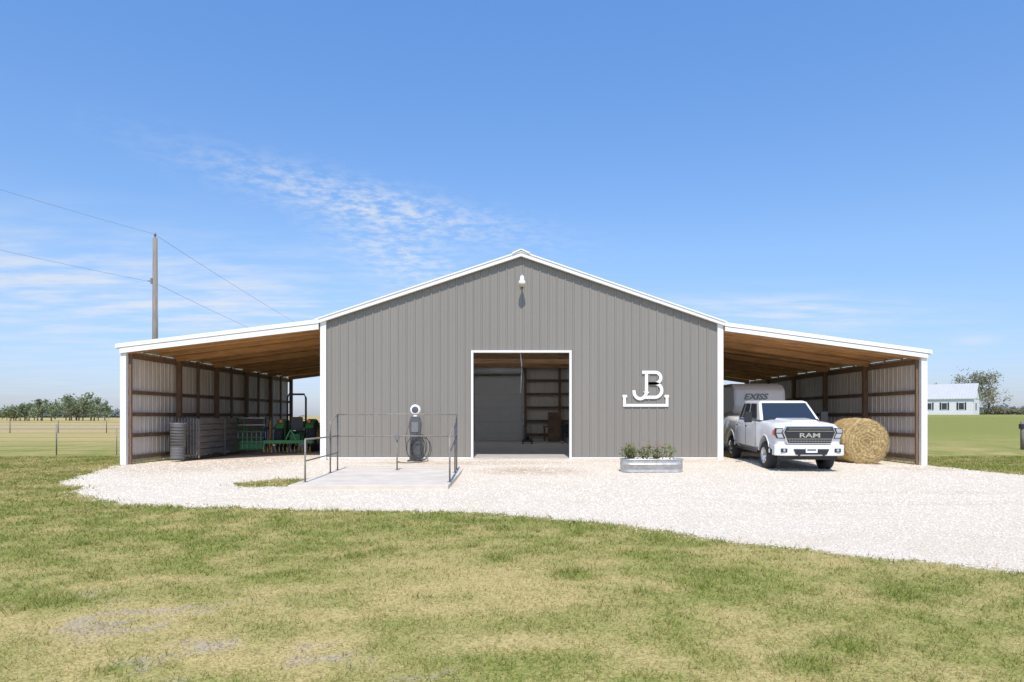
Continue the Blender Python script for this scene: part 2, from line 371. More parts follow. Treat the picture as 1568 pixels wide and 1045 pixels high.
b.box(DX0-.05,DX0+.03,-.07,.12,.0,DZ,WHITE); b.box(DX1-.03,DX1+.05,-.07,.12,.0,DZ,WHITE); b.box(DX0-.05,DX1+.05,-.07,.12,DZ+.001,DZ+.075,WHITE)
b.box(XL-.02,XL+.19,-.10,.13,-.1,ZL-.02,WHITE); b.box(XR-.19,XR+.02,-.10,.13,-.1,ZR-.02,WHITE)
def rake(x0,z0,x1,z1,h,y0,y1,mat=WHITE,dz=0):
    b.prism([(x0,z0-h+dz),(x1,z1-h+dz),(x1,z1+dz),(x0,z0+dz)],'y',y0,y1,mat)
rake(XL-.18,ZL-.06+.03,XP,ZP+.05,.17,-.20,-.06); rake(XP,ZP+.05,XR+.12,ZR-.04+.03,.17,-.20,-.06)
rake(XL-.18,ZL-.03+.02,XP,ZP+.07,.05,-.23,-.203); rake(XP,ZP+.07,XR+.12,ZR-.01,.05,-.23,-.203)
b.prism([(XP-.32,ZP-.06),(XP,ZP+.09),(XP+.32,ZP-.06),(XP+.32,ZP+.0),(XP+.05,ZP+.12),(XP-.05,ZP+.12),(XP-.32,ZP+.0)],'y',-.26,L,WHITE)
rake(XLO-.12,ZLO+.0,XL-.05,ZL-.03,.15,-.24,-.16); rake(XLO,ZLO-.14,XL-.05,ZL-.19,.20,-.215,-.15)
rake(XR+.05,ZR-.04,XRO+.12,ZRO+.0,.14,-.24,-.16); rake(XR+.05,ZR-.19,XRO,ZRO-.14,.16,-.215,-.15)
b.box(XLO-.16,XLO-.02,-.22,L+.2,ZLO-.16,ZLO-.02,WHITE); b.box(XRO+.02,XRO+.16,-.22,L+.2,ZRO-.16,ZRO-.02,WHITE)
b.box(XLO-.02,XLO+.20,-.14,.02,-.22,ZLO-.16,WHITE); b.box(XRO-.20,XRO+.02,-.14,.02,-.22,ZRO-.16,WHITE)
b.obj('white_trim',barn,bevel=.006)
FILL=bpy.data.materials.new('added_fill_strip'); FILL.use_nodes=True; q_=NT(FILL.node_tree); t_=q_.n('ShaderNodeBsdfTranslucent'); t_.inputs['Color'].default_value=(.6,.59,.56,1); q_.l(t_.outputs[0],FILL.node_tree.nodes['Material Output'].inputs['Surface'])  # unseen translucent roof strips, added to brighten the barn interior
b=MB()
def roofslab(x0,z0,x1,z1,mat,th,off=0,ya=-.15,yb=L+.25): b.prism([(x0,z0-th+off),(x1,z1-th+off),(x1,z1+off),(x0,z0+off)],'y',ya,yb,mat)
for ya,yb_,sk in ((-.15,6.5,0),(6.5,7.6,1),(7.6,12.2,0),(12.2,14.2,1),(14.2,L+.25,0)):
    if not sk: roofslab(XL,ZL-.06,XP,ZP-.0,ROOFM,.03,0,ya,yb_); roofslab(XP,ZP-.0,XR,ZR-.06,ROOFM,.03,0,ya,yb_)
    else:
        b.add([(XL,ya,ZL-.07),(XP,ya,ZP-.01),(XP,yb_,ZP-.01),(XL,yb_,ZL-.07)],[(0,1,2,3)],FILL); b.add([(XP,ya,ZP-.01),(XR,ya,ZR-.07),(XR,yb_,ZR-.07),(XP,yb_,ZP-.01)],[(0,1,2,3)],FILL)
roofslab(XLO,ZLO-.05,XL,ZL-.08,ROOFM,.03); roofslab(XR,ZR-.08,XRO,ZRO-.05,ROOFM,.03)
b.obj('roof',barn)
b=MB()
roofslab(XLO+.03,ZLO-.09,XL,ZL-.12,DECK,.02); roofslab(XR,ZR-.12,XRO-.03,ZRO-.09,DECK,.02)
b.obj('roof_decking',barn)
b=MB()
for side in (0,1):
    xo,zo,xi,zi=(XLO+.1,ZLO,XL-.02,ZL) if side==0 else (XRO-.1,ZRO,XR+.03,ZR)
    sg=1 if side==0 else -1
    for k in range(6):
        y=.02+k*3.64
        b.beam((xo,y,zo-.24),(xi,y,zi-.27),.09,.22,RAFT)
        for q in (1,2):
            if k<5: b.beam((xo,y+q*1.21,zo-.17),(xi,y+q*1.21,zi-.20),.045,.11,RAFT)
    b.box(min(xo,xo+sg*.09),max(xo,xo+sg*.09),.12,L,zo-.48,zo-.30,WOOD)
    for k in range(11):
        y=.06+k*1.82; big=(k%2==0)
        if not big and (side==1 or k==1): continue
        w=.09 if big else .05
        if k==0: w=.045
        xx=xo+sg*(.13 if big else .1)
        b.box(xx-w,xx+w,y,y+2*w,-.3,zo-.2,WOOD)
    for z in (-.02,.80,1.58,2.40):
        b.box(xo-.01 if side==0 else xo-.035,xo+.035 if side==0 else xo+.01,.05,L,z,z+.14,GIRT)
b.obj('shed_framing',barn)
b=MB()
ribs(b,.02,L,lambda x:-.12,lambda x:ZLO-.2,XLO+.045,1,PANELIN,axis='y'); ribs(b,.02,L,lambda x:-.12,lambda x:ZRO-.2,XRO-.045,-1,PANELIN,axis='y')
b.box(XLO,XLO+.02,.03,L,-.12,ZLO-.2,WALL); b.box(XRO-.02,XRO,.03,L,-.12,ZRO-.2,WALL)
b.obj('shed_wall_panels',barn,fixn=False)
# ---- barn light
lampo=empty('barn_wall_light',(.36,0,0)); b=MB()
b.box(-.06,.06,-.06,-.03,6.28,6.5,GREY)
b.tube([(0,-.05,6.42),(0,-.22,6.5),(0,-.42,6.48)],.022,GALV)
b.lathe([(0,.16),(.05,.16),(.075,.10),(.08,0),(.12,-.04),(.13,-.14),(.11,-.15),(.10,-.1),(0,-.08)],(0,-.42,6.46),(0,0,1),WHITE,20)
b.lathe([(0,-.22),(.07,-.21),(.10,-.15),(.10,-.12)],(0,-.42,6.46),(0,0,1),newmat('aged_lens',(.6,.5,.3),.3),20)
b.lathe([(0,.24),(.035,.23),(.04,.16)],(0,-.42,6.46),(0,0,1),GREY,12)
b.obj('fixture',lampo)
# ---- brand sign JB
sg=empty('ranch_brand_sign',(0,0,0)); b=MB()
def P(px,py): return ((px-784)/42.0,1.6+(637-py)/42.0)
def stroke(pts,w=.115):
    L_=[];R_=[];n=len(pts)
    for i,(x,z) in enumerate(pts):
        a=Vector(pts[max(i-1,0)]);c=Vector(pts[min(i+1,n-1)])
        if 0<i<n-1:
            d1=(Vector(pts[i])-a).normalized();d2=(c-Vector(pts[i])).normalized();d=(d1+d2).normalized();sc=1/max(.5,d.dot(d1))
        else: d=(c-a).normalized();sc=1
        nn=Vector((-d.y,d.x))*w/2*sc
        L_.append((x+nn.x,z+nn.y));R_.append((x-nn.x,z-nn.y))
    vs=[];fs=[]
    for yy in (-.055,-.032):
        for p in L_+R_: vs.append((p[0],yy,p[1]))
    for i in range(n-1):
        fs.append((i,i+1,n+i+1,n+i)); fs.append((2*n+i,3*n+i,3*n+i+1,2*n+i+1)); fs.append((i,2*n+i,2*n+i+1,i+1)); fs.append((n+i,n+i+1,3*n+i+1,3*n+i))
    fs+= [(0,n,3*n,2*n),(n-1,3*n-1,4*n-1,2*n-1)]
    b.add(vs,fs,WHITE)
def arc(cx,cy,rx,ry,a0,a1,n=12): return [(cx+rx*math.cos(R(a0+(a1-a0)*i/n)),cy+ry*math.sin(R(a0+(a1-a0)*i/n))) for i in range(n+1)]
def SP(l): return [P(*p) for p in l]
stroke(SP([(983,570.5),(1003,570.5)]+arc(1003,579,8.5,8.5,-80,90,10)+[(992,587.5)]))
stroke(SP([(992,587.6),(1003,587.6)]+arc(1003,598.2,10,10.5,-80,90,10)+[(984,608.7)]))
b.T=Matrix.Translation((0,-.003,0))
stroke(SP([(989.5,568.5),(989.5,600)]+arc(980,600,9.5,11,0,180,12)+[(970.5,598)]))
b.T=Matrix.Translation((0,0,0))
stroke(SP([(956,605),(956,621),(1021,621),(1021,605)]),.10)
b.T=Matrix.Translation((0,-.003,0))
stroke(SP([(953,607),(960,607)]),.09); stroke(SP([(1017,607),(1024,607)]),.09)
b.obj('metal_letters',sg)
# ---- interior clutter
it=empty('workbench',(3.1,L-1.2,.055)); b=MB()
b.box(-1.2,1.5,-.35,.35,.85,.92,WOOD)
for x in (-1.15,0,1.4):
    b.box(x,x+.08,-.33,-.25,0,.85,WOOD); b.box(x,x+.08,.25,.33,0,.85,WOOD)
b.box(-.8,-.2,-.2,.2,.92,1.3,BLACK); b.box(.2,.9,-.25,.2,.92,1.15,GREY); b.box(-1,1.3,-.25,.3,.25,.3,WOOD); b.box(-.9,-.3,-.2,.2,.3,.65,GREY); b.box(.1,.6,-.2,.2,.3,.6,BLACK)
b.obj('bench',it,bevel=.01)
it=empty('storage_cabinet',(2.45,L-3.4,.055)); b=MB()
b.box(-.35,.35,-.3,.3,.05,1.75,WOOD); b.box(-.32,-.01,-.32,-.3,.1,1.7,GIRT); b.box(.01,.32,-.32,-.3,.1,1.7,GIRT); b.box(-.05,-.03,-.345,-.32,.95,1.1,CHROME)
b.obj('cabinet',it,bevel=.01)
it=empty('push_mower',(.85,L-5.5,.055)); b=MB()
for x,y in ((-.25,-.3),(.25,-.3),(-.25,.3),(.25,.3)): b.lathe([(0,-.03),(.11,-.03),(.11,.03),(0,.03)],(x,y,.11),(1,0,0),RUBBER,14)
b.box(-.25,.25,-.35,.35,.1,.25,BLACK); b.lathe([(0,0),(.13,0),(.13,.18),(0,.2)],(0,0,.25),(0,0,1),BLACK,14)
b.tube([(-.22,.3,.22),(-.22,.9,.95),(.22,.9,.95),(.22,.3,.22)],.015,BLACK)
b.obj('mower',it)
it=empty('office_chair',(2.9,L-6.2,.055)); b=MB()
b.lathe([(0,-.04),(.24,-.04),(.26,0),(.24,.05),(0,.06)],(0,0,.5),(0,0,1),BLACK,16); b.box(-.22,.22,.2,.27,.6,1.1,BLACK); b.tube([(0,0,.1),(0,0,.46)],.03,GREY); b.beam((0,.2,.5),(0,.24,.7),.06,.03,GREY)
for k in range(5): a=k*1.257; b.tube([(0,0,.12),(.28*math.cos(a),.28*math.sin(a),.05)],.02,GREY,6)
b.obj('chair',it,bevel=.01)
it=empty('door_pull_chain',(0,0,0)); b=MB(); b.tube([(.36,.5,4.2),(.345,.5,3.0),(.32,.5,2.45)],.011,GALV); b.beam((.25,.5,4.3),(.37,.5,3.45),.03,.03,GALV); b.obj('chain',it)
# ------------------------------------------------------------ wash slab + railing
sl=MB(); sl.box(-5.45,-1.55,-8.35,-5.09,-.3,-.085,CONC); sl.box(-5.45,-1.55,-5.075,-1.8,-.3,-.085,CONC); so_=sl.obj('concrete_slab',bevel=.012)
rl=empty('pipe_railing'); b=MB(); z0=-.09; r=.023
bl,br=-5.42,-1.72; yb,yf=-3.7,-7.6
for x,y,t in ((bl,yb,1.64),((bl+br)/2-.0,yb,.97),(br,yb,1.64),(-5.25,yf,1.0),(-1.58,yf,1.05),(bl+.04,yb-1.0,1.0),(br+.03,yb-1.0,1.42)):
    b.tube([(x,y,z0),(x,y,t)],r,PIPE); b.lathe([(0,0),(.07,0),(.07,.012),(0,.012)],(x,y,-.086),(0,0,1),PIPE,12)
b.tube([(bl,yb,1.64),((bl+br)/2,yb,1.645),(br,yb,1.64)],r*.8,PIPE)
b.tube([(bl,yb,.97),(br,yb,.97)],r*.8,PIPE)
b.tube([(bl,yb,1.64),(bl+.04,yb-1.0,1.42),(bl+.04,yb-1.0,1.0)],r,PIPE)
b.tube([(bl,yb,.97),(-5.25,yf,1.0)],r,PIPE)
b.tube([(br,yb,1.64),(br+.03,yb-1.0,1.42),(-1.58,yf,1.05)],r,PIPE); b.tube([(br,yb,.97),(-1.6,yf+.02,.62)],r*.9,PIPE)
b.tube([(bl,yb,.45),(-5.25,yf,.45)],r*.8,PIPE)
b.box((bl+br)/2-.06,(bl+br)/2+.06,yb-.06,yb+.06,.84,1.0,GREY)
b.obj('rails',rl)
hs=empty('hose_stand',(-3.42,-.75,-.03)); b=MB()
STND=newmat('dark_stand_metal',(.10,.10,.098),.5,.2,.2,5)
b.box(-.26,.26,-.2,.2,0,.07,STND)
b.prism([(-.19,.07),(.19,.07),(.17,.9),(.21,1.35),(.15,1.60),(-.15,1.60),(-.21,1.35),(-.17,.9)],'y',-.13,.13,STND)
b.prism([(-.12,1.05),(.12,1.05),(.12,1.4),(-.12,1.4)],'y',-.148,-.131,GREY)
b.lathe([(0,-.05),(.15,-.05),(.19,0),(.15,.05),(0,.05)],(0,0,1.84),(0,1,0),WHITE,24)
b.lathe([(0,-.056),(.12,-.056),(.12,-.05)],(0,0,1.84),(0,1,0),STND,24)
b.box(-.06,.06,-.04,.04,1.60,1.68,WHITE)
b.tube([(.05,-.13,.98),(.05,-.3,1.0)],.02,STND)
for k,(cx,cz,rx,rz) in enumerate([(.16,.56,.27,.42),(.20,.52,.34,.46),(.12,.60,.22,.36),(.24,.48,.36,.42),(.08,.50,.33,.45)]):
    b.tube([(cx+rx*math.cos(2*math.pi*i/28),-.2-.035*k,cz+rz*math.sin(2*math.pi*i/28)) for i in range(28)],.013,HOSE,6,True)
b.tube([(.3,-.2,.3),(.5,-.3,.06),(.3,-.6,.03),(-.2,-.8,.02),(-.6,-.5,.02),(-.5,-.2,.03)],.013,HOSE,6)
b.tube([(-.2,-.1,1.3),(-.32,-.2,.9),(-.28,-.2,.4),(-.2,-.2,.2)],.013,HOSE,6)
b.obj('stand',hs,bevel=.012)
# ------------------------------------------------------------ foliage helper
def leaves(centers,n,size,spread):
    c=np.asarray(centers); k=len(c); i=rng.integers(0,k,n)
    p=c[i,:3]+rng.normal(size=(n,3))*c[i,3:4]*spread
    a=rng.normal(size=(n,3)); a/=np.linalg.norm(a,axis=1)[:,None]; bb=np.cross(a,rng.normal(size=(n,3))); bb/=np.linalg.norm(bb,axis=1)[:,None]
    s=size*(.6+.8*rng.random((n,1)))
    V=np.stack([p-a*s,p-bb*s*.55,p+a*s,p+bb*s*.55],1)
    return V.reshape(-1,3),np.arange(n*4).reshape(-1,4),np.repeat(rng.random(n)*.5+.5*rng.random(k)[i],4)
def leafmat(name,a,b_):
    m=bpy.data.materials.new(name);m.use_nodes=True;N=NT(m.node_tree);B=m.node_tree.nodes['Principled BSDF']
    c=N.mix(N.attr('rnd'),a,b_);N.l(c,B.inputs['Base Color']);B.inputs['Roughness'].default_value=.7
    tr=N.n('ShaderNodeBsdfTranslucent');N.l(c,tr.inputs['Color']);mx=N.n('ShaderNodeMixShader');mx.inputs[0].default_value=.3
    N.l(B.outputs[0],mx.inputs[1]);N.l(tr.outputs[0],mx.inputs[2]);N.l(mx.outputs[0],m.node_tree.nodes['Material Output'].inputs['Surface']);return m
FARLEAF=leafmat('far_leaf',(.13,.165,.085),(.30,.34,.185)); DRYLEAF=leafmat('budding_leaf',(.20,.18,.12),(.34,.32,.20))
BARK=newmat('bark',(.20,.17,.14),.9,0,.3,5)
# ---- planter
pl=empty('stock_tank_planter',(4.32,-3.75,-.14)); b=MB()
def oval(a,bw,n=32):
    o=[]
    for i in range(n):
        t=2*math.pi*i/n; ct,st=math.cos(t),math.sin(t)
        o.append(((a-bw)*(1 if ct>0 else -1)*(1 if abs(ct)>.02 else 0)+bw*ct,bw*st))
    return o
rings=[(.0,.0),(.0,.02),(.05,.0),(.12,-.012),(.13,.006),(.24,.0),(.25,.014),(.26,0),(.38,.0),(.39,.02),(.42,.02),(.42,-.02),(.36,-.02)]
vs=[];fs=[]
for z,o in rings:
    for p in oval(.96+o,.32+o): vs.append((p[0],p[1],z))
for i in range(len(rings)-1):
    for k in range(32): fs.append((i*32+k,i*32+(k+1)%32,(i+1)*32+(k+1)%32,(i+1)*32+k))
b.add(vs,fs,GALV,True)
b.add([(p[0],p[1],.35) for p in oval(.94,.30)],[tuple(range(32))],newmat('potting_soil',(.07,.05,.035),.95,0,.3,20))
b.obj('tank',pl)
cs=[(rng.uniform(-.85,.85),rng.uniform(-.2,.2),.38+rng.uniform(0,.34),.11) for i in range(20)]
V,F_,rd=leaves(cs,750,.04,.8)
o=mesh_np('plants',V,F_,leafmat('planter_leaf',(.09,.14,.03),(.26,.31,.09)),{'rnd':rd}); o.parent=pl
V,F_,rd=leaves([(c[0],c[1],c[2]+.08,.12) for c in cs[10:]],120,.026,.8)
o=mesh_np('flowers',V,F_,leafmat('planter_flower',(.32,.07,.07),(.46,.2,.17)),{'rnd':rd}); o.parent=pl
b=MB()
for c in cs:
    for q in range(3):
        b.tube([(c[0],c[1],.35),(c[0]+rng.uniform(-.1,.1),c[1],c[2]+rng.uniform(.1,.28))],.005,GIRT,5)
b.obj('stems',pl)
# ------------------------------------------------------------ pickup truck
tk=empty('pickup_truck',(9.14,-3.85,-.155),(R(1.4),0,R(-2.2))); tk.scale=(1.03,1.0,1.11)
def ring(W,zb,zt,cr): 
    h=[(0,zb),(W-.14,zb),(W-.03,zb+.10),(W,.95),(W-.005,1.08),(W-.03,zt-.16),(W-.07,zt-.06),(W-.15,zt-.01),(W-.38,zt+cr*.6),(0,zt+cr)]
    return h+[(-x,z) for x,z in h[-2:0:-1]]
b=MB(); st=[(.03,.90,.58,1.25,.0),(.08,.96,.56,1.31,.02),(.22,.99,.55,1.35,.04),(.6,1.005,.55,1.375,.05),(1.3,1.01,.55,1.40,.05),(1.72,1.01,.52,1.42,.03),(1.95,1.01,.5,1.43,.0),(4.08,1.01,.5,1.44,0),(4.10,.99,.5,1.44,0),(4.13,.99,.5,1.44,0),(4.15,1.01,.5,1.44,0),(5.9,1.01,.55,1.46,0),(6.05,.98,.58,1.45,0)]
vs=[];fs=[];n=len(ring(1,.5,1.4,0))
for y,W,zb,zt,cr in st:
    for x,z in ring(W,zb,zt,cr): vs.append((x,y,z))
for i in range(len(st)-1):
    for k in range(n): fs.append((i*n+k,i*n+(k+1)%n,(i+1)*n+(k+1)%n,(i+1)*n+k))
fs+=[tuple(range(n))[::-1],tuple(range((len(st)-1)*n,len(st)*n))]
b.add(vs,fs,PAINT,True)
body=b.obj('body',tk)
cut=MB()
for y in (.98,4.80): cut.lathe([(0,-1.3),(.51,-1.3),(.51,1.3),(0,1.3)],(0,y,.48),(1,0,0),DARK,40)
co=cut.obj('cutter',tk)
mo=body.modifiers.new('b','BOOLEAN'); mo.object=co; mo.operation='DIFFERENCE'; mo.solver='EXACT'
bpy.context.view_layer.update()
try:
    dg=bpy.context.evaluated_depsgraph_get(); me=bpy.data.meshes.new_from_object(body.evaluated_get(dg)); body.modifiers.clear(); body.data=me
except Exception as e: print('bool fail',e); body.modifiers.clear()
bpy.data.objects.remove(co)
try:
    body.data.shade_smooth() if hasattr(body.data,'shade_smooth') else None
    em=body.modifiers.new('es','EDGE_SPLIT'); em.split_angle=R(38)
except Exception: pass
b=MB()
b.box(-.72,.72,.15,5.9,.42,.62,DARK); b.box(-.74,.74,.3,1.7,.6,1.1,DARK); b.box(-.74,.74,4.2,5.4,.6,1.2,DARK)
b.box(-.85,.85,.0,.2,.36,.52,DARK)
b.obj('underbody',tk)
b=MB()
bw,tw=.94,.78; zb,zt=1.42,1.955
c=[(-bw,1.58,zb),(bw,1.58,zb),(bw,4.08,zb),(-bw,4.08,zb),(-tw,2.25,zt),(tw,2.25,zt),(tw,3.88,zt),(-tw,3.88,zt)]
roof=[(-tw+.1,2.37,zt+.04),(tw-.1,2.37,zt+.04),(tw-.1,3.78,zt+.04),(-tw+.1,3.78,zt+.04)]
b.add(c+roof,[(0,1,5,4),(1,2,6,5),(2,3,7,6),(3,0,4,7),(8,9,10,11),(4,5,9,8),(5,6,10,9),(6,7,11,10),(7,4,8,11)],PAINT)
b.obj('cab',tk,bevel=.03)
b=MB()
b.patch([c[0],c[1],c[5],c[4]],.05,.95,.04,.93,.012,GLASS)
for side in (0,1):
    q=[c[1],c[2],c[6],c[5]] if side==0 else [c[3],c[0],c[4],c[7]]
    if side==0: a=[(.13,.47),(.51,.80),(.83,.95)]
    else: a=[(.53,.87),(.20,.49),(.05,.17)]
    for u0,u1 in a: b.patch(q,u0,u1,.06,.90,.012,GLASS)
b.patch([c[2],c[3],c[7],c[6]],.1,.9,.1,.9,.012,GLASS)
b.box(-.85,.85,1.46,1.62,1.425,1.452,DARK)
b.beam((-.1,1.66,1.49),(-.7,1.80,1.60),.012,.012,DARK); b.beam((.6,1.66,1.49),(.05,1.80,1.60),.012,.012,DARK)
b.obj('windows',tk,fixn=False)
b=MB()
vs=[];fs=[]
for y,w,z in ((.2,.34,1.385),(.3,.40,1.44),(1.0,.48,1.462),(1.45,.54,1.472)):
    vs+=[(-w,y,z-.05),(-w+.07,y,z+.015),(w-.07,y,z+.015),(w,y,z-.05)]
for i in range(3):
    for k in range(3): fs.append((i*4+k,i*4+k+1,i*4+5+k,i*4+4+k))
fs.append((0,1,2,3)); b.add(vs,fs,PAINT)
b.prism([(-1.0,.1),(-1.03,-.05),(-.85,-.17),(-.4,-.22),(.4,-.22),(.85,-.17),(1.03,-.05),(1.0,.1),(1.0,.25),(-1.0,.25)],'z',.48,.78,PAINT)
b.obj('hood_and_bumper',tk,bevel=.025)
b=MB()
b.prism([(-.70,1.30),(.70,1.30),(.78,1.12),(.64,.80),(-.64,.80),(-.78,1.12)],'y',-.07,.06,CHROME)
b.obj('grille_surround',tk,bevel=.018)
b=MB()
b.prism([(-.67,1.27),(.67,1.27),(.74,1.12),(.615,.825),(-.615,.825),(-.74,1.12)],'y',-.086,-.066,DARK)
for z in (.875,1.215): b.box(-.62,.62,-.098,-.085,z,z+.010,CHROME)
for k in range(-7,8): b.box(k*.085-.004,k*.085+.004,-.092,-.085,.84,.93,GREY)
b.box(-.66,.66,-.10,-.087,.935,.947,CHROME); b.box(-.69,.69,-.10,-.087,1.15,1.162,CHROME)
b.prism([(-.52,.67),(.52,.67),(.45,.52),(-.45,.52)],'y',-.235,-.221,DARK)
b.box(-.17,.17,-.255,-.236,.57,.73,WHITE); b.box(-.13,.13,-.259,-.2555,.625,.67,newmat('plate_ink',(.12,.13,.2),.6))
for s in (-1,1):
    b.box(s*.78-.09,s*.78+.09,-.205,-.16,.58,.68,DARK); b.lathe([(0,0),(.04,0),(.04,.03),(0,.03)],(s*.78,-.215,.63),(0,1,0),LAMPG,14)
    b.box(s*.36-.025,s*.36+.025,-.27,-.2,.46,.52,BLACK)
b.obj('grille_and_intake',tk)
b=MB()
for s in (-1,1):
    q=[(s*.755,1.25),(s*.975,1.23),(s*.99,1.08),(s*.93,.95),(s*.71,.95),(s*.805,1.12)]
    b.prism(q,'y',-.035,.12,DARK)
    b.prism([(s*.785,1.23),(s*.955,1.215),(s*.97,1.11),(s*.815,1.11)],'y',-.045,-.036,LAMPG)
    b.prism([(s*.805,1.085),(s*.965,1.085),(s*.915,.97),(s*.75,.97)],'y',-.045,-.036,LAMPG)
    b.prism([(s*.98,1.19),(s*1.0,1.16),(s*1.0,1.06),(s*.98,1.03)],'y',.08,.22,ORANGE)
b.obj('headlamps',tk,bevel=.006)
text('RAM',.17,(0,-.095,.985),(R(90),0,0),CHROME,'grille_lettering',tk,.008,1.8)
b=MB()
for s in (-1,1):
    b.beam((s*.95,2.02,1.46),(s*1.14,2.0,1.48),.06,.05,DARK)
    b.box(s*1.22-.11,s*1.22+.11,1.90,2.02,1.34,1.66,DARK); b.box(s*1.22-.09,s*1.22+.09,2.021,2.03,1.38,1.64,GLASS)
    for y in (1.86,2.95,4.0): b.box(s*1.012-.004,s*1.012+.004,y,y+.012,.6,1.40,DARK)
    for y in (2.75,3.82): b.box(s*1.02-.015,s*1.02+.015,y,y+.18,1.18,1.22,CHROME)
    b.box(s*1.01-.02,s*1.01+.06,1.6,4.1,.46,.52,BLACK)
    for yc in (.98,4.80):
        pts=[(s*1.005,yc+.53*math.cos(R(a)),.48+.53*math.sin(R(a))) for a in range(5,176,10)]
        b.tube(pts,.022,PAINT,8)
    b.box(s*.5,s*.9,6.03,6.06,.8,1.2,RED)
b.obj('mirrors_and_trim',tk,bevel=.008)
b=MB(); b.T=Matrix.Diagonal((1,1,1/1.11,1))
for s in (-1,1):
    for y in (.98,4.80):
        b.lathe([(.26,-.14),(.35,-.15),(.42,-.14),(.455,-.10),(.46,0),(.455,.10),(.42,.14),(.35,.15),(.26,.14)],(s*.87,y,.455),(1,0,0),RUBBER,36)
        b.lathe([(.265,-.145*-s),(.24,.10*s),(.22,.06*s),(.10,.09*s),(.07,.14*s),(0,.14*s)],(s*.87,y,.455),(1,0,0),CHROME,24)
        b.lathe([(.263,.12*s),(.255,.13*s),(.23,.05*s),(0,.045*s)],(s*.87,y,.455),(1,0,0),DARK,24)
        for k in range(8):
            a=2*math.pi*k/8; b.beam((s*.985,y,.455),(s*.985,y+.24*math.cos(a),.455+.24*math.sin(a)),.045,.03,CHROME,up=(1,0,0))
b.obj('wheels',tk)
# ------------------------------------------------------------ horse trailer
tr_=empty('horse_trailer',(10.35,3.6,-.02)); b=MB()
b.prism([(1.9,.45),(8.5,.45),(8.5,2.95),(.35,2.95),(.05,2.7),(.0,2.1),(.25,1.7),(1.9,1.6)],'x',-1.1,1.1,TRAILW)
b.obj('body',tr_,bevel=.12)
b=MB()
b.box(-1.112,1.112,1.95,8.4,.6,.95,GALV); b.box(-1.112,1.112,2,8.4,2.35,2.40,DARK)
b.box(-1.0,1.0,.6,8.3,2.95,2.98,GALV)
for s in (-1,1):
    for y in (5.0,5.95): b.lathe([(0,-.1),(.25,-.12),(.37,-.1),(.38,0),(.37,.1),(.25,.12),(0,.1)],(s*1.0,y,.38),(1,0,0),RUBBER,24)
    b.box(s*1.0-.16,s*1.0+.16,4.5,6.45,.78,.84,WHITE)
for k in range(3): b.box(-1.115,-1.1,3+k*1.5,3.9+k*1.5,1.7,2.2,GLASS)
b.tube([(0,.6,1.7),(0,.6,1.0)],.05,BLACK)
b.obj('running_gear',tr_)
text('EXISS',.34,(-.2,-.012,2.30),(R(90),0,0),GREY,'front_lettering',tr_,.01,1.2,.3)
# ------------------------------------------------------------ hay bale
hay=bpy.data.materials.new('hay');hay.use_nodes=True;N=NT(hay.node_tree);B=hay.node_tree.nodes['Principled BSDF']
tcn=N.n('ShaderNodeTexCoord').outputs['Object']; sx=N.n('ShaderNodeSeparateXYZ');N.l(tcn,sx.inputs[0])
rad=N.math('SQRT',N.math('ADD',N.math('POWER',sx.outputs[0],2),N.math('POWER',sx.outputs[2],2)))
nz=N.noise(tcn,3,4,.6); wv=N.math('SINE',N.math('ADD',N.math('MULTIPLY',rad,48),N.math('MULTIPLY',nz,28)))
f1=N.math('ADD',N.math('MULTIPLY',wv,.11),N.noise(tcn,30,6,.85))
hc=N.mix(N.ramp(f1,.28,.70),(.34,.23,.09),(.72,.54,.26)); N.l(hc,B.inputs['Base Color']);B.inputs['Roughness'].default_value=.9
bp=N.n('ShaderNodeBump');bp.inputs['Strength'].default_value=.8;bp.inputs['Distance'].default_value=.05;N.l(f1,bp.inputs['Height']);N.l(bp.outputs['Normal'],B.inputs['Normal'])
def bale(x,y,r,Ln,rot):
    b=MB();prof=[(0.001,-.0),(r*.3,-.01),(r*.6,-.02),(r*.85,0),(r*.96,.05),(r,.14),(r*1.01,Ln/2),(r,Ln-.14),(r*.95,Ln-.04),(r*.8,Ln),(0.001,Ln)]
    b.lathe(prof,(0,0,0),(0,1,0),hay,72)
    vv=[]
    for p in b.v:
        rr=math.hypot(p[0],p[2]);k=1+.02*math.sin(5*math.atan2(p[2],p[0]))+.012*random.uniform(-1,1)
        z=p[2]*k; z=max(z,-r*.93)
        vv.append((p[0]*k,p[1]+.02*random.uniform(-1,1),z))
    b.v=vv
    o=b.obj('hay_bale');o.location=(x,y,hz(x,y)+r*.93);o.rotation_euler=(0,0,R(rot))
    n=12000;t=rng.random(n)*6.283;face=rng.random(n)<.5;q=np.sqrt(rng.random(n))*r*.98
    pr=np.where(face,q,r*1.005);py=np.where(face,-.02,rng.random(n)*Ln)
    p0=np.stack([pr*np.cos(t),py,np.maximum(pr*np.sin(t),-r*.9)],1)
    tan=np.stack([-np.sin(t),rng.normal(size=n)*.4,np.cos(t)],1);out=np.where(face[:,None],np.array([0,-1,0.])[None],np.stack([np.cos(t),0*t,np.sin(t)],1))
    l=.03+.07*rng.random((n,1));p1=p0+tan*l*rng.choice([-1,1],(n,1))+out*.03*rng.random((n,1));wd=np.cross(tan,out)*.003
    V=np.stack([p0-wd,p0+wd,p1],1).reshape(-1,3)
    s=mesh_np('loose_stalks',V,np.arange(n*3).reshape(-1,3),hay);s.parent=o
bale(12.95,.0,.86,1.5,3); bale(12.7,3.2,.8,1.5,0)
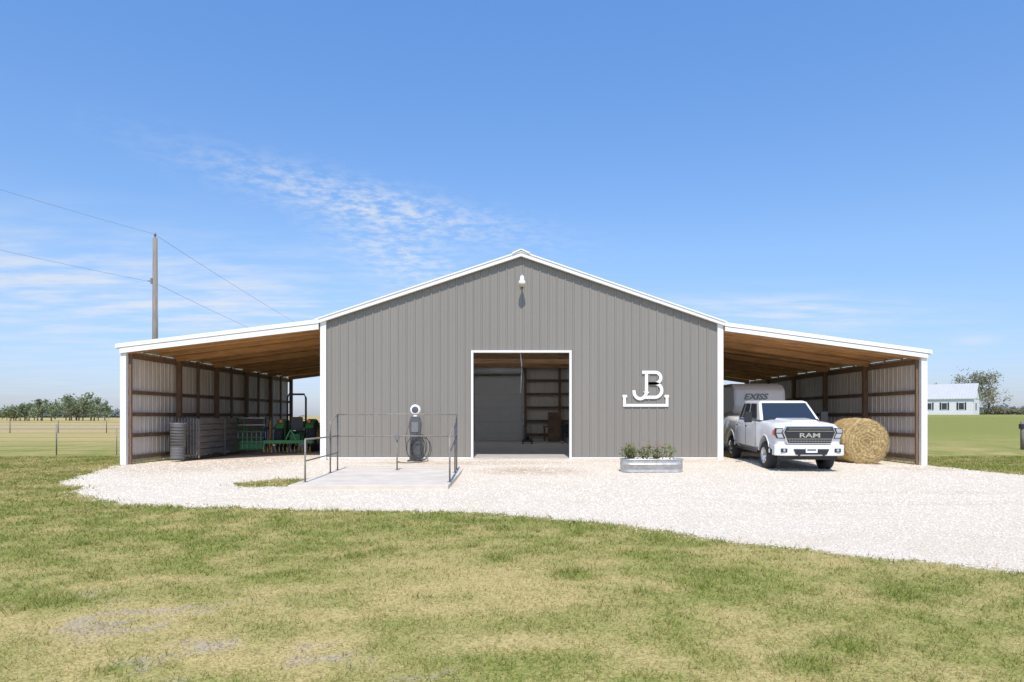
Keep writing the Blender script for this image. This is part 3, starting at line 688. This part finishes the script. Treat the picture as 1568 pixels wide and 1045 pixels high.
# ------------------------------------------------------------ tractor
tc_=empty('tractor',(-9.55,5.6,0),(0,0,R(4))); b=MB()
def agtire(x,y,r,w):
    b.lathe([(r*.55,-w/2),(r*.85,-w/2),(r*.95,-w*.4),(r*.96,0),(r*.95,w*.4),(r*.85,w/2),(r*.55,w/2)],(x,y,r),(1,0,0),RUBBER,30)
    for k in range(22):
        a=2*math.pi*k/22;s=1 if k%2 else -1
        b.beam((x,y+r*.97*math.cos(a),r+r*.97*math.sin(a)),(x+s*w*.48,y+r*.95*math.cos(a+.12),r+r*.95*math.sin(a+.12)),.04,.05,RUBBER,up=(0,math.cos(a),math.sin(a)))
    b.lathe([(0,-w*.2),(r*.2,-w*.2),(r*.5,-w*.35),(r*.56,-w*.45),(r*.56,w*.45),(r*.5,w*.35),(r*.2,w*.2),(0,w*.2)],(x,y,r),(1,0,0),YEL,24)
agtire(-.70,0,.70,.38);agtire(.70,0,.70,.38);agtire(-.6,1.75,.42,.24);agtire(.6,1.75,.42,.24)
b.obj('wheels',tc_)
b=MB()
for s in (-1,1):
    pts=[(.78*math.cos(R(a)),.68+.78*math.sin(R(a))) for a in range(30,151,12)]+[(.72*math.cos(R(a)),.68+.72*math.sin(R(a))) for a in range(150,29,-12)]
    b.prism(pts,'x',s*.46,s*.80,GREEN); b.box(min(s*.46,s*.49),max(s*.46,s*.49),-.45,.5,.6,1.3,GREEN)
b.prism([(.75,.7),(2.2,.65),(2.25,1.1),(2.1,1.22),(.8,1.36)],'x',-.3,.3,GREEN)
b.box(-.3,.3,-.3,.8,.45,.75,GREEN);b.box(-.45,.45,.0,.9,.72,.77,BLACK)
b.box(-.2,.2,-.5,-.3,.4,.8,GREEN)
b.box(-1.1,.95,-1.45,-1.3,.42,.56,GREEN); b.box(-1.1,.95,-1.2,-1.1,.42,.52,GREEN)
for x in (-.5,.5): b.beam((x,-.3,.5),(x,-1.35,.5),.06,.06,GREEN)
b.beam((0,-.4,.9),(0,-1.3,.95),.05,.05,BLACK); b.beam((-.25,-1.3,.5),(0,-1.3,1.0),.06,.06,GREEN);b.beam((.25,-1.3,.5),(0,-1.3,1.0),.06,.06,GREEN)
for k in range(13): b.tube([(-1.05+k*.16,-1.42,.44),(-1.05+k*.16,-1.6,.25),(-1.05+k*.16,-1.52,.05)],.022,GALV if k%2 else YEL,6)
b.obj('chassis',tc_,bevel=.012)
b=MB()
b.tube([(-.40,-.25,.7),(-.40,-.25,2.4),(-.33,-.25,2.55),(.33,-.25,2.55),(.40,-.25,2.4),(.40,-.25,.7)],.045,BLACK)
b.box(-.25,.25,-.15,.3,.95,1.08,BLACK);b.box(-.24,.24,-.22,-.1,1.05,1.55,BLACK)
b.lathe([(.17,0),(.19,.015),(.21,0),(.19,-.015)],(0,.75,1.5),(0,-.5,.85),BLACK,20,True); b.tube([(0,.75,1.5),(0,.95,1.2)],.025,BLACK)
for s in (-1,1): b.box(s*.6-.06,s*.6+.06,-.56,-.52,1.3,1.42,ORANGE)
b.obj('rops_and_seat',tc_)
ip=empty('farm_implement',(-11.35,5.2,.0)); b=MB()
for x in (-.6,.6):
    b.tube([(x,-.3,.1),(x,-.3,1.5),(x,.4,1.5),(x,.5,.1)],.035,GREEN)
for z in (.15,.4,.65,.9,1.2,1.5): b.tube([(-.6,-.3,z),(.6,-.3,z)],.022,GREEN if z<1 else GALV)
for k in range(7): b.tube([(-.6+.2*k,-.3,.15),(-.6+.2*k,-.3,.9)],.012,GALV)
b.box(-.55,.55,-.25,.5,.12,.5,GREEN)
b.tube([(.75,-.2,.1),(.77,-.2,1.4)],.025,ORANGE);
b.obj('frame',ip,bevel=.005)
# ---- stacked boards / panels along wall, ribbed bin in front
BOARD=newmat('weathered_grey_board',(.24,.215,.19),.85,0,.3,3,.2,25,stretch=(1,.4,4))
st_=empty('stacked_fence_panels',(-13.3,2.3,-.1)); b=MB()
for k in range(7):
    x=k*.11
    for q in range(6): b.box(x,x+.04,.0+.02*k,7.2+.05*k,.12+q*.25,.12+q*.25+.225,BOARD)
    for y in (.1,2.6,5.1,7.0): b.box(x+.042,x+.085,y+.02*k,y+.1+.02*k,0,1.55,BOARD)
b.obj('panels',st_)
tb=empty('trash_bin',(-12.98,1.6,-.09)); b=MB(); BIN=newmat('grey_bin',(.15,.15,.155),.55,.1,.15,4)
pr=[(0,0),(.25,0)]
for k in range(12): pr+=[(.255+.003*k,.04+k*.11),(.272+.003*k,.07+k*.11),(.255+.003*k,.11+k*.11)]
pr+=[(.32,1.38),(.32,1.42),(.29,1.42),(.28,.5),(0,.5)]
b.lathe(pr,(0,0,0),(.03,0,1),BIN,28); b.obj('bin',tb)
cl_=empty('storage_drum',(-13.2,11.2,0)); b=MB(); b.lathe([(0,0),(.29,0),(.3,.3),(.285,.31),(.3,.6),(.29,.88),(0,.88)],(0,0,0),(0,0,1),newmat('blue_drum',(.04,.10,.25),.5),24); b.obj('drum',cl_)
# ------------------------------------------------------------ utility pole + wires
up=empty('utility_pole',(-16.4,6.5,-.19)); b=MB()
b.tube([(0,0,0),(0,0,5),(0,0,9.95)],[.15,.125,.10],newmat('pole_wood',(.23,.20,.165),.85,0,.3,6,.3,20,stretch=(4,4,.3)),14)
b.tube([(0,0,9.9),(0,0,10.15)],.03,GREY); b.lathe([(0,0),(.05,0),(.06,.08),(.03,.15),(0,.15)],(0,0,10.05),(0,0,1),GREY,12)
b.tube([(-.1,-.05,7.95),(-.28,-.1,7.98)],.02,GREY); b.box(-.17,-.08,-.1,.05,7.85,8.1,GREY); b.tube([(.12,-.05,8.0),(.13,-.05,5),(.14,-.05,0)],.02,GREY)
b.obj('pole',up)
pw=empty('power_line'); b=MB(); WIRE=newmat('aluminium_wire',(.16,.17,.19),.5)
def wire(p,q,sag,r=.005):
    p=Vector(p);q=Vector(q); b.tube([p.lerp(q,i/24)-Vector((0,0,sag*4*(i/24)*(1-i/24))) for i in range(25)],r,WIRE,5)
wire((-16.45,6.5,9.95),(-22.6,-13,9.9),.15); wire((-16.45,6.5,9.95),(-19.4,85,9.5),.9,.008)
wire((-16.6,6.45,7.75),(-22.7,-13,7.8),.15); wire((-16.5,6.5,7.75),(-19.4,85,7.8),.9,.008)
b.obj('wires',pw)
# ------------------------------------------------------------ wire fences
fe=empty('wire_fence'); b=MB(); 
for k in range(22):
    x=-15.3-k*2.75; y=6.3+.0*k; z=hz(x,y)
    b.tube([(x,y,z),(x,y,z+(1.4 if k%2==0 else 1.2))],.03 if k%2==0 else .02,GREY if k%4 else PIPE,6)
for h in (.2,.4,.6,.8,1.0,1.2): b.tube([(-15,6.3,-.19+h),(-78,6.3,-.19+h)],.005,GREY,4)
b.obj('posts_and_wire',fe)
fe=empty('wire_fence'); b=MB()
for k in range(40):
    x=-22-k*5; y=46; b.tube([(x,y,-.2),(x,y,1.15)],.05,BARK,5)
for h in (.4,.8,1.1): b.tube([(-18,46,-.19+h),(-220,46,-.19+h)],.012,GREY,4)
b.obj('posts_and_wire',fe)
wp=empty('wooden_gate_post',(26.8,11,hz(26.8,11))); b=MB(); b.tube([(0,0,0),(0,0,1.5)],.09,BARK,10); b.box(-.12,.12,-.1,.1,1.1,1.35,BLACK); b.obj('post',wp)
# ------------------------------------------------------------ trees
def tree(name,x,y,h,cr,nl,mat,ls=.16,bare=0):
    e=empty(name,(x,y,hz(x,y)-.05)); b=MB(); cs=[]
    b.tube([(0,0,0),(.1,0,h*.25),(random.uniform(-.3,.3),0,h*.5)],[h*.028,h*.02,h*.014],BARK,8)
    for i in range(9):
        a=random.uniform(0,6.28); rr=cr*random.uniform(.4,.95); zz=h*random.uniform(.5,.93)
        if zz>h*.8: rr*=.6
        p0=(0,0,h*random.uniform(.2,.45)); p2=(rr*math.cos(a),rr*math.sin(a),zz); p1=tuple((p0[k]+p2[k])/2+random.uniform(-.2,.2) for k in range(3))
        b.tube([p0,p1,p2],[h*.012,h*.008,h*.003],BARK,6)
        cs.append((*p2,cr*random.uniform(.2,.36))); cs.append((*p1,cr*.2)); 
        for q in range(3): 
            p3=(p2[0]+random.uniform(-1,1)*cr*.4,p2[1]+random.uniform(-1,1)*cr*.4,p2[2]+random.uniform(-.2,.35)*cr*.6)
            b.tube([p2,p3],[h*.004,h*.0015],BARK,4); cs.append((*p3,cr*.14))
    b.obj('trunk_and_limbs',e)
    V,F_,rd=leaves(cs,nl,ls,.75); o=mesh_np('foliage',V,F_,mat,{'rnd':rd}); o.parent=e
tree('tree',92.5,112,8.2,4.4,3000,DRYLEAF,.17)
tree('tree',98.0,116,5.4,3.2,900,DRYLEAF,.16)
tree('tree',88,118,6.0,3.2,1100,FARLEAF,.16)
def treeline(name,lst,mat,ls):
    C=[];b=MB()
    for x,y,h,cr in lst:
        z=hz(x,y)
        b.tube([(x,y,z),(x+random.uniform(-.4,.4),y,z+h*.6)],[h*.03,h*.012],BARK,5)
        for i in range(int(9)):
            a=random.uniform(0,6.28); rr=cr*math.sqrt(random.random()); 
            zz=z+h*(.38+.58*random.random()*(1-.45*(rr/cr)**2)); C.append((x+rr*math.cos(a),y+rr*math.sin(a),zz,cr*random.uniform(.16,.28)))
            b.tube([(x,y,z+h*.3),(x+rr*math.cos(a),y+rr*math.sin(a),zz)],[h*.01,h*.003],BARK,4)
    e=empty(name); b.obj('trunks',e)
    V,F_,rd=leaves(C,len(C)*50,ls,.8); o=mesh_np('foliage',V,F_,mat,{'rnd':rd}); o.parent=e
lst=[]
for i in range(30):
    px=random.uniform(5,178) if i<25 else random.uniform(-15,60); y=random.uniform(205,245); d=y+25
    pk=.55+.45*math.exp(-((px-112)/48)**2); 
    lst.append(((px-784)/1050*d,y,10.6*pk*random.uniform(.7,1.1),random.uniform(2.6,4.9)*pk))
treeline('distant_trees',lst,FARLEAF,.40)
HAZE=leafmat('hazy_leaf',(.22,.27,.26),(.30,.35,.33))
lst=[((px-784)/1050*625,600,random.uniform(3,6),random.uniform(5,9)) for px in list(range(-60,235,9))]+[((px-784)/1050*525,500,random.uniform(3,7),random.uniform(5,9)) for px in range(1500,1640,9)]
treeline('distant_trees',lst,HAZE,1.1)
lst=[((px-784)/1050*175,150,random.uniform(1.2,2.2),random.uniform(.8,1.6)) for px in range(1510,1600,7)]
treeline('distant_shrubs',lst,DRYLEAF,.25)
# ------------------------------------------------------------ farmhouse
hx,hy=77.4,98.0
fh=empty('farmhouse',(hx,hy,hz(hx,hy)-.05),(0,0,R(-42))); fh.scale=(.9,.9,.98); b=MB()
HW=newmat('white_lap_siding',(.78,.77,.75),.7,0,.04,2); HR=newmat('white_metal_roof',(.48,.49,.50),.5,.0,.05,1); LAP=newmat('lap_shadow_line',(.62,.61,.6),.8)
b.box(-5.5,5.5,-3.6,3.6,0,2.9,HW)
for s in (-1,1): b.prism([(-3.6,2.9),(3.6,2.9),(0,5.3)],'x',s*5.5-.05,s*5.5+.05,HW)
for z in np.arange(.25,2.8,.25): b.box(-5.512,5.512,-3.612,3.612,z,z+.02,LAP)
b.obj('walls',fh,fixn=True)
b=MB()
b.prism([(-3.85,2.75),(0,5.5),(3.85,2.75),(3.85,2.87),(0,5.64),(-3.85,2.87)],'x',-5.9,5.9,HR)
for k in range(24): 
    x=-5.8+k*.5
    b.beam((x,-3.85,2.91),(x,0,5.66),.04,.05,HR)
b.prism([(-1.2,2.9),(1.2,2.9),(0,3.8)],'x',5.56,5.6,LAP)
b.obj('roof',fh)
b=MB()
for x in (-4.4,-1.8,.8,3.6):
    b.box(x-.5,x+.5,-3.66,-3.62,.9,2.2,HW); b.box(x-.42,x+.42,-3.68,-3.661,.98,2.12,GLASS)
    b.box(x-.78,x-.53,-3.66,-3.62,.9,2.2,BLACK); b.box(x+.53,x+.78,-3.66,-3.62,.9,2.2,BLACK)
b.box(5.56,5.6,-1,0,.9,2.1,GLASS)
b.obj('windows_and_shutters',fh)
# ------------------------------------------------------------ sky / sun
EL=56
w=bpy.data.worlds.new('World'); S.world=w; w.use_nodes=True; nt=w.node_tree; N=NT(nt); bg=nt.nodes['Background']
sky=N.n('ShaderNodeTexSky'); sky.sky_type='NISHITA'; sky.sun_disc=False; sky.sun_elevation=R(EL); sky.sun_rotation=R(180); sky.air_density=1.0; sky.dust_density=.6; sky.ozone_density=1.6; sky.altitude=100
g=N.n('ShaderNodeTexCoord').outputs['Generated']; sp=N.n('ShaderNodeSeparateXYZ'); N.l(g,sp.inputs[0])
az=N.math('MULTIPLY',N.math('ARCTAN2',sp.outputs[0],sp.outputs[1]),57.2958); el=N.math('MULTIPLY',N.math('ARCSINE',sp.outputs[2]),57.2958)
cz=N.math('ADD',N.math('MAXIMUM',sp.outputs[2],0),.06)
pl_=N.n('ShaderNodeCombineXYZ'); N.l(N.math('DIVIDE',sp.outputs[0],cz),pl_.inputs[0]); N.l(N.math('DIVIDE',sp.outputs[1],cz),pl_.inputs[1])
P_=pl_.outputs[0]
def blob(a0,e0,ra,re,rot):
    da=N.math('SUBTRACT',az,a0);de=N.math('SUBTRACT',el,e0);c_,s_=math.cos(R(rot)),math.sin(R(rot))
    u=N.math('ADD',N.math('MULTIPLY',da,c_/ra),N.math('MULTIPLY',de,s_/ra)); v=N.math('ADD',N.math('MULTIPLY',da,-s_/re),N.math('MULTIPLY',de,c_/re))
    return N.math('EXPONENT',N.math('MULTIPLY',N.math('ADD',N.math('MULTIPLY',u,u),N.math('MULTIPLY',v,v)),-1))
fine=N.ramp(N.noise(P_,13,5,.65),.36,.68); wsp=N.n('ShaderNodeMapping'); N.l(P_,wsp.inputs[0]); wsp.inputs['Scale'].default_value=(.7,1.6,1); wsp.inputs['Rotation'].default_value=(0,0,R(-12))
wisp=N.ramp(N.noise(wsp.outputs[0],2.2,6,.62),.34,.72)
m1=N.math('MULTIPLY',blob(-11,16.7,12,1.5,-9),N.math('MULTIPLY',fine,.85))
m1b=N.math('MULTIPLY',blob(-9,12.8,6,2.2,-20),N.math('MULTIPLY',fine,.7))
m2=N.math('MULTIPLY',blob(-28,8.8,24,3.8,-2),N.math('ADD',.12,N.math('MULTIPLY',wisp,1.0)))
m3=N.math('MULTIPLY',blob(22,8.0,9,1.3,-5),N.math('ADD',.1,N.math('MULTIPLY',wisp,.9)))
m4=N.math('MULTIPLY',blob(0,2.0,200,3.5,0),N.math('ADD',.06,N.math('MULTIPLY',wisp,.25)))
m5=N.math('MULTIPLY',blob(34,5.2,1.3,.35,0),.5)
tot=m1
for mm in (m1b,m2,m3,m4,m5): tot=N.math('ADD',tot,mm)
tot=N.math('MULTIPLY',tot,.8,clamp=True)
tr=N.n('ShaderNodeValToRGB'); N.l(N.math('DIVIDE',el,32.0,clamp=True),tr.inputs['Fac']); e=tr.color_ramp.elements
e[0].position=0.0; e[0].color=(.60,.66,.98,1); e[1].position=1.0; e[1].color=(.88,1.28,1.68,1); x_=e.new(.4); x_.color=(.90,1.04,1.22,1)
skt=N.mix(1.0,sky.outputs[0],tr.outputs['Color'],'MULTIPLY')
skc=N.mix(tot,skt,(5.2,5.5,5.9))
N.l(skc,bg.inputs['Color']); bg.inputs['Strength'].default_value=.15
sl_=bpy.data.lights.new('sun','SUN'); sl_.energy=4.6; sl_.angle=R(.53); sl_.color=(1,.93,.83)
so2=bpy.data.objects.new('sun',sl_); S.collection.objects.link(so2); so2.rotation_euler=(R(90-EL),0,R(0)); so2.location=(0,-20,40)
# ------------------------------------------------------------ camera
cd=bpy.data.cameras.new('camera'); cam=bpy.data.objects.new('camera',cd); S.collection.objects.link(cam); S.camera=cam
cam.location=(0,-25,1.6); cam.rotation_euler=(R(90),0,0); cd.lens=24.1; cd.sensor_width=36; cd.shift_y=.073; cd.clip_end=8000; cd.clip_start=.05
S.view_settings.view_transform='Standard'; S.view_settings.look='None'; S.view_settings.exposure=0
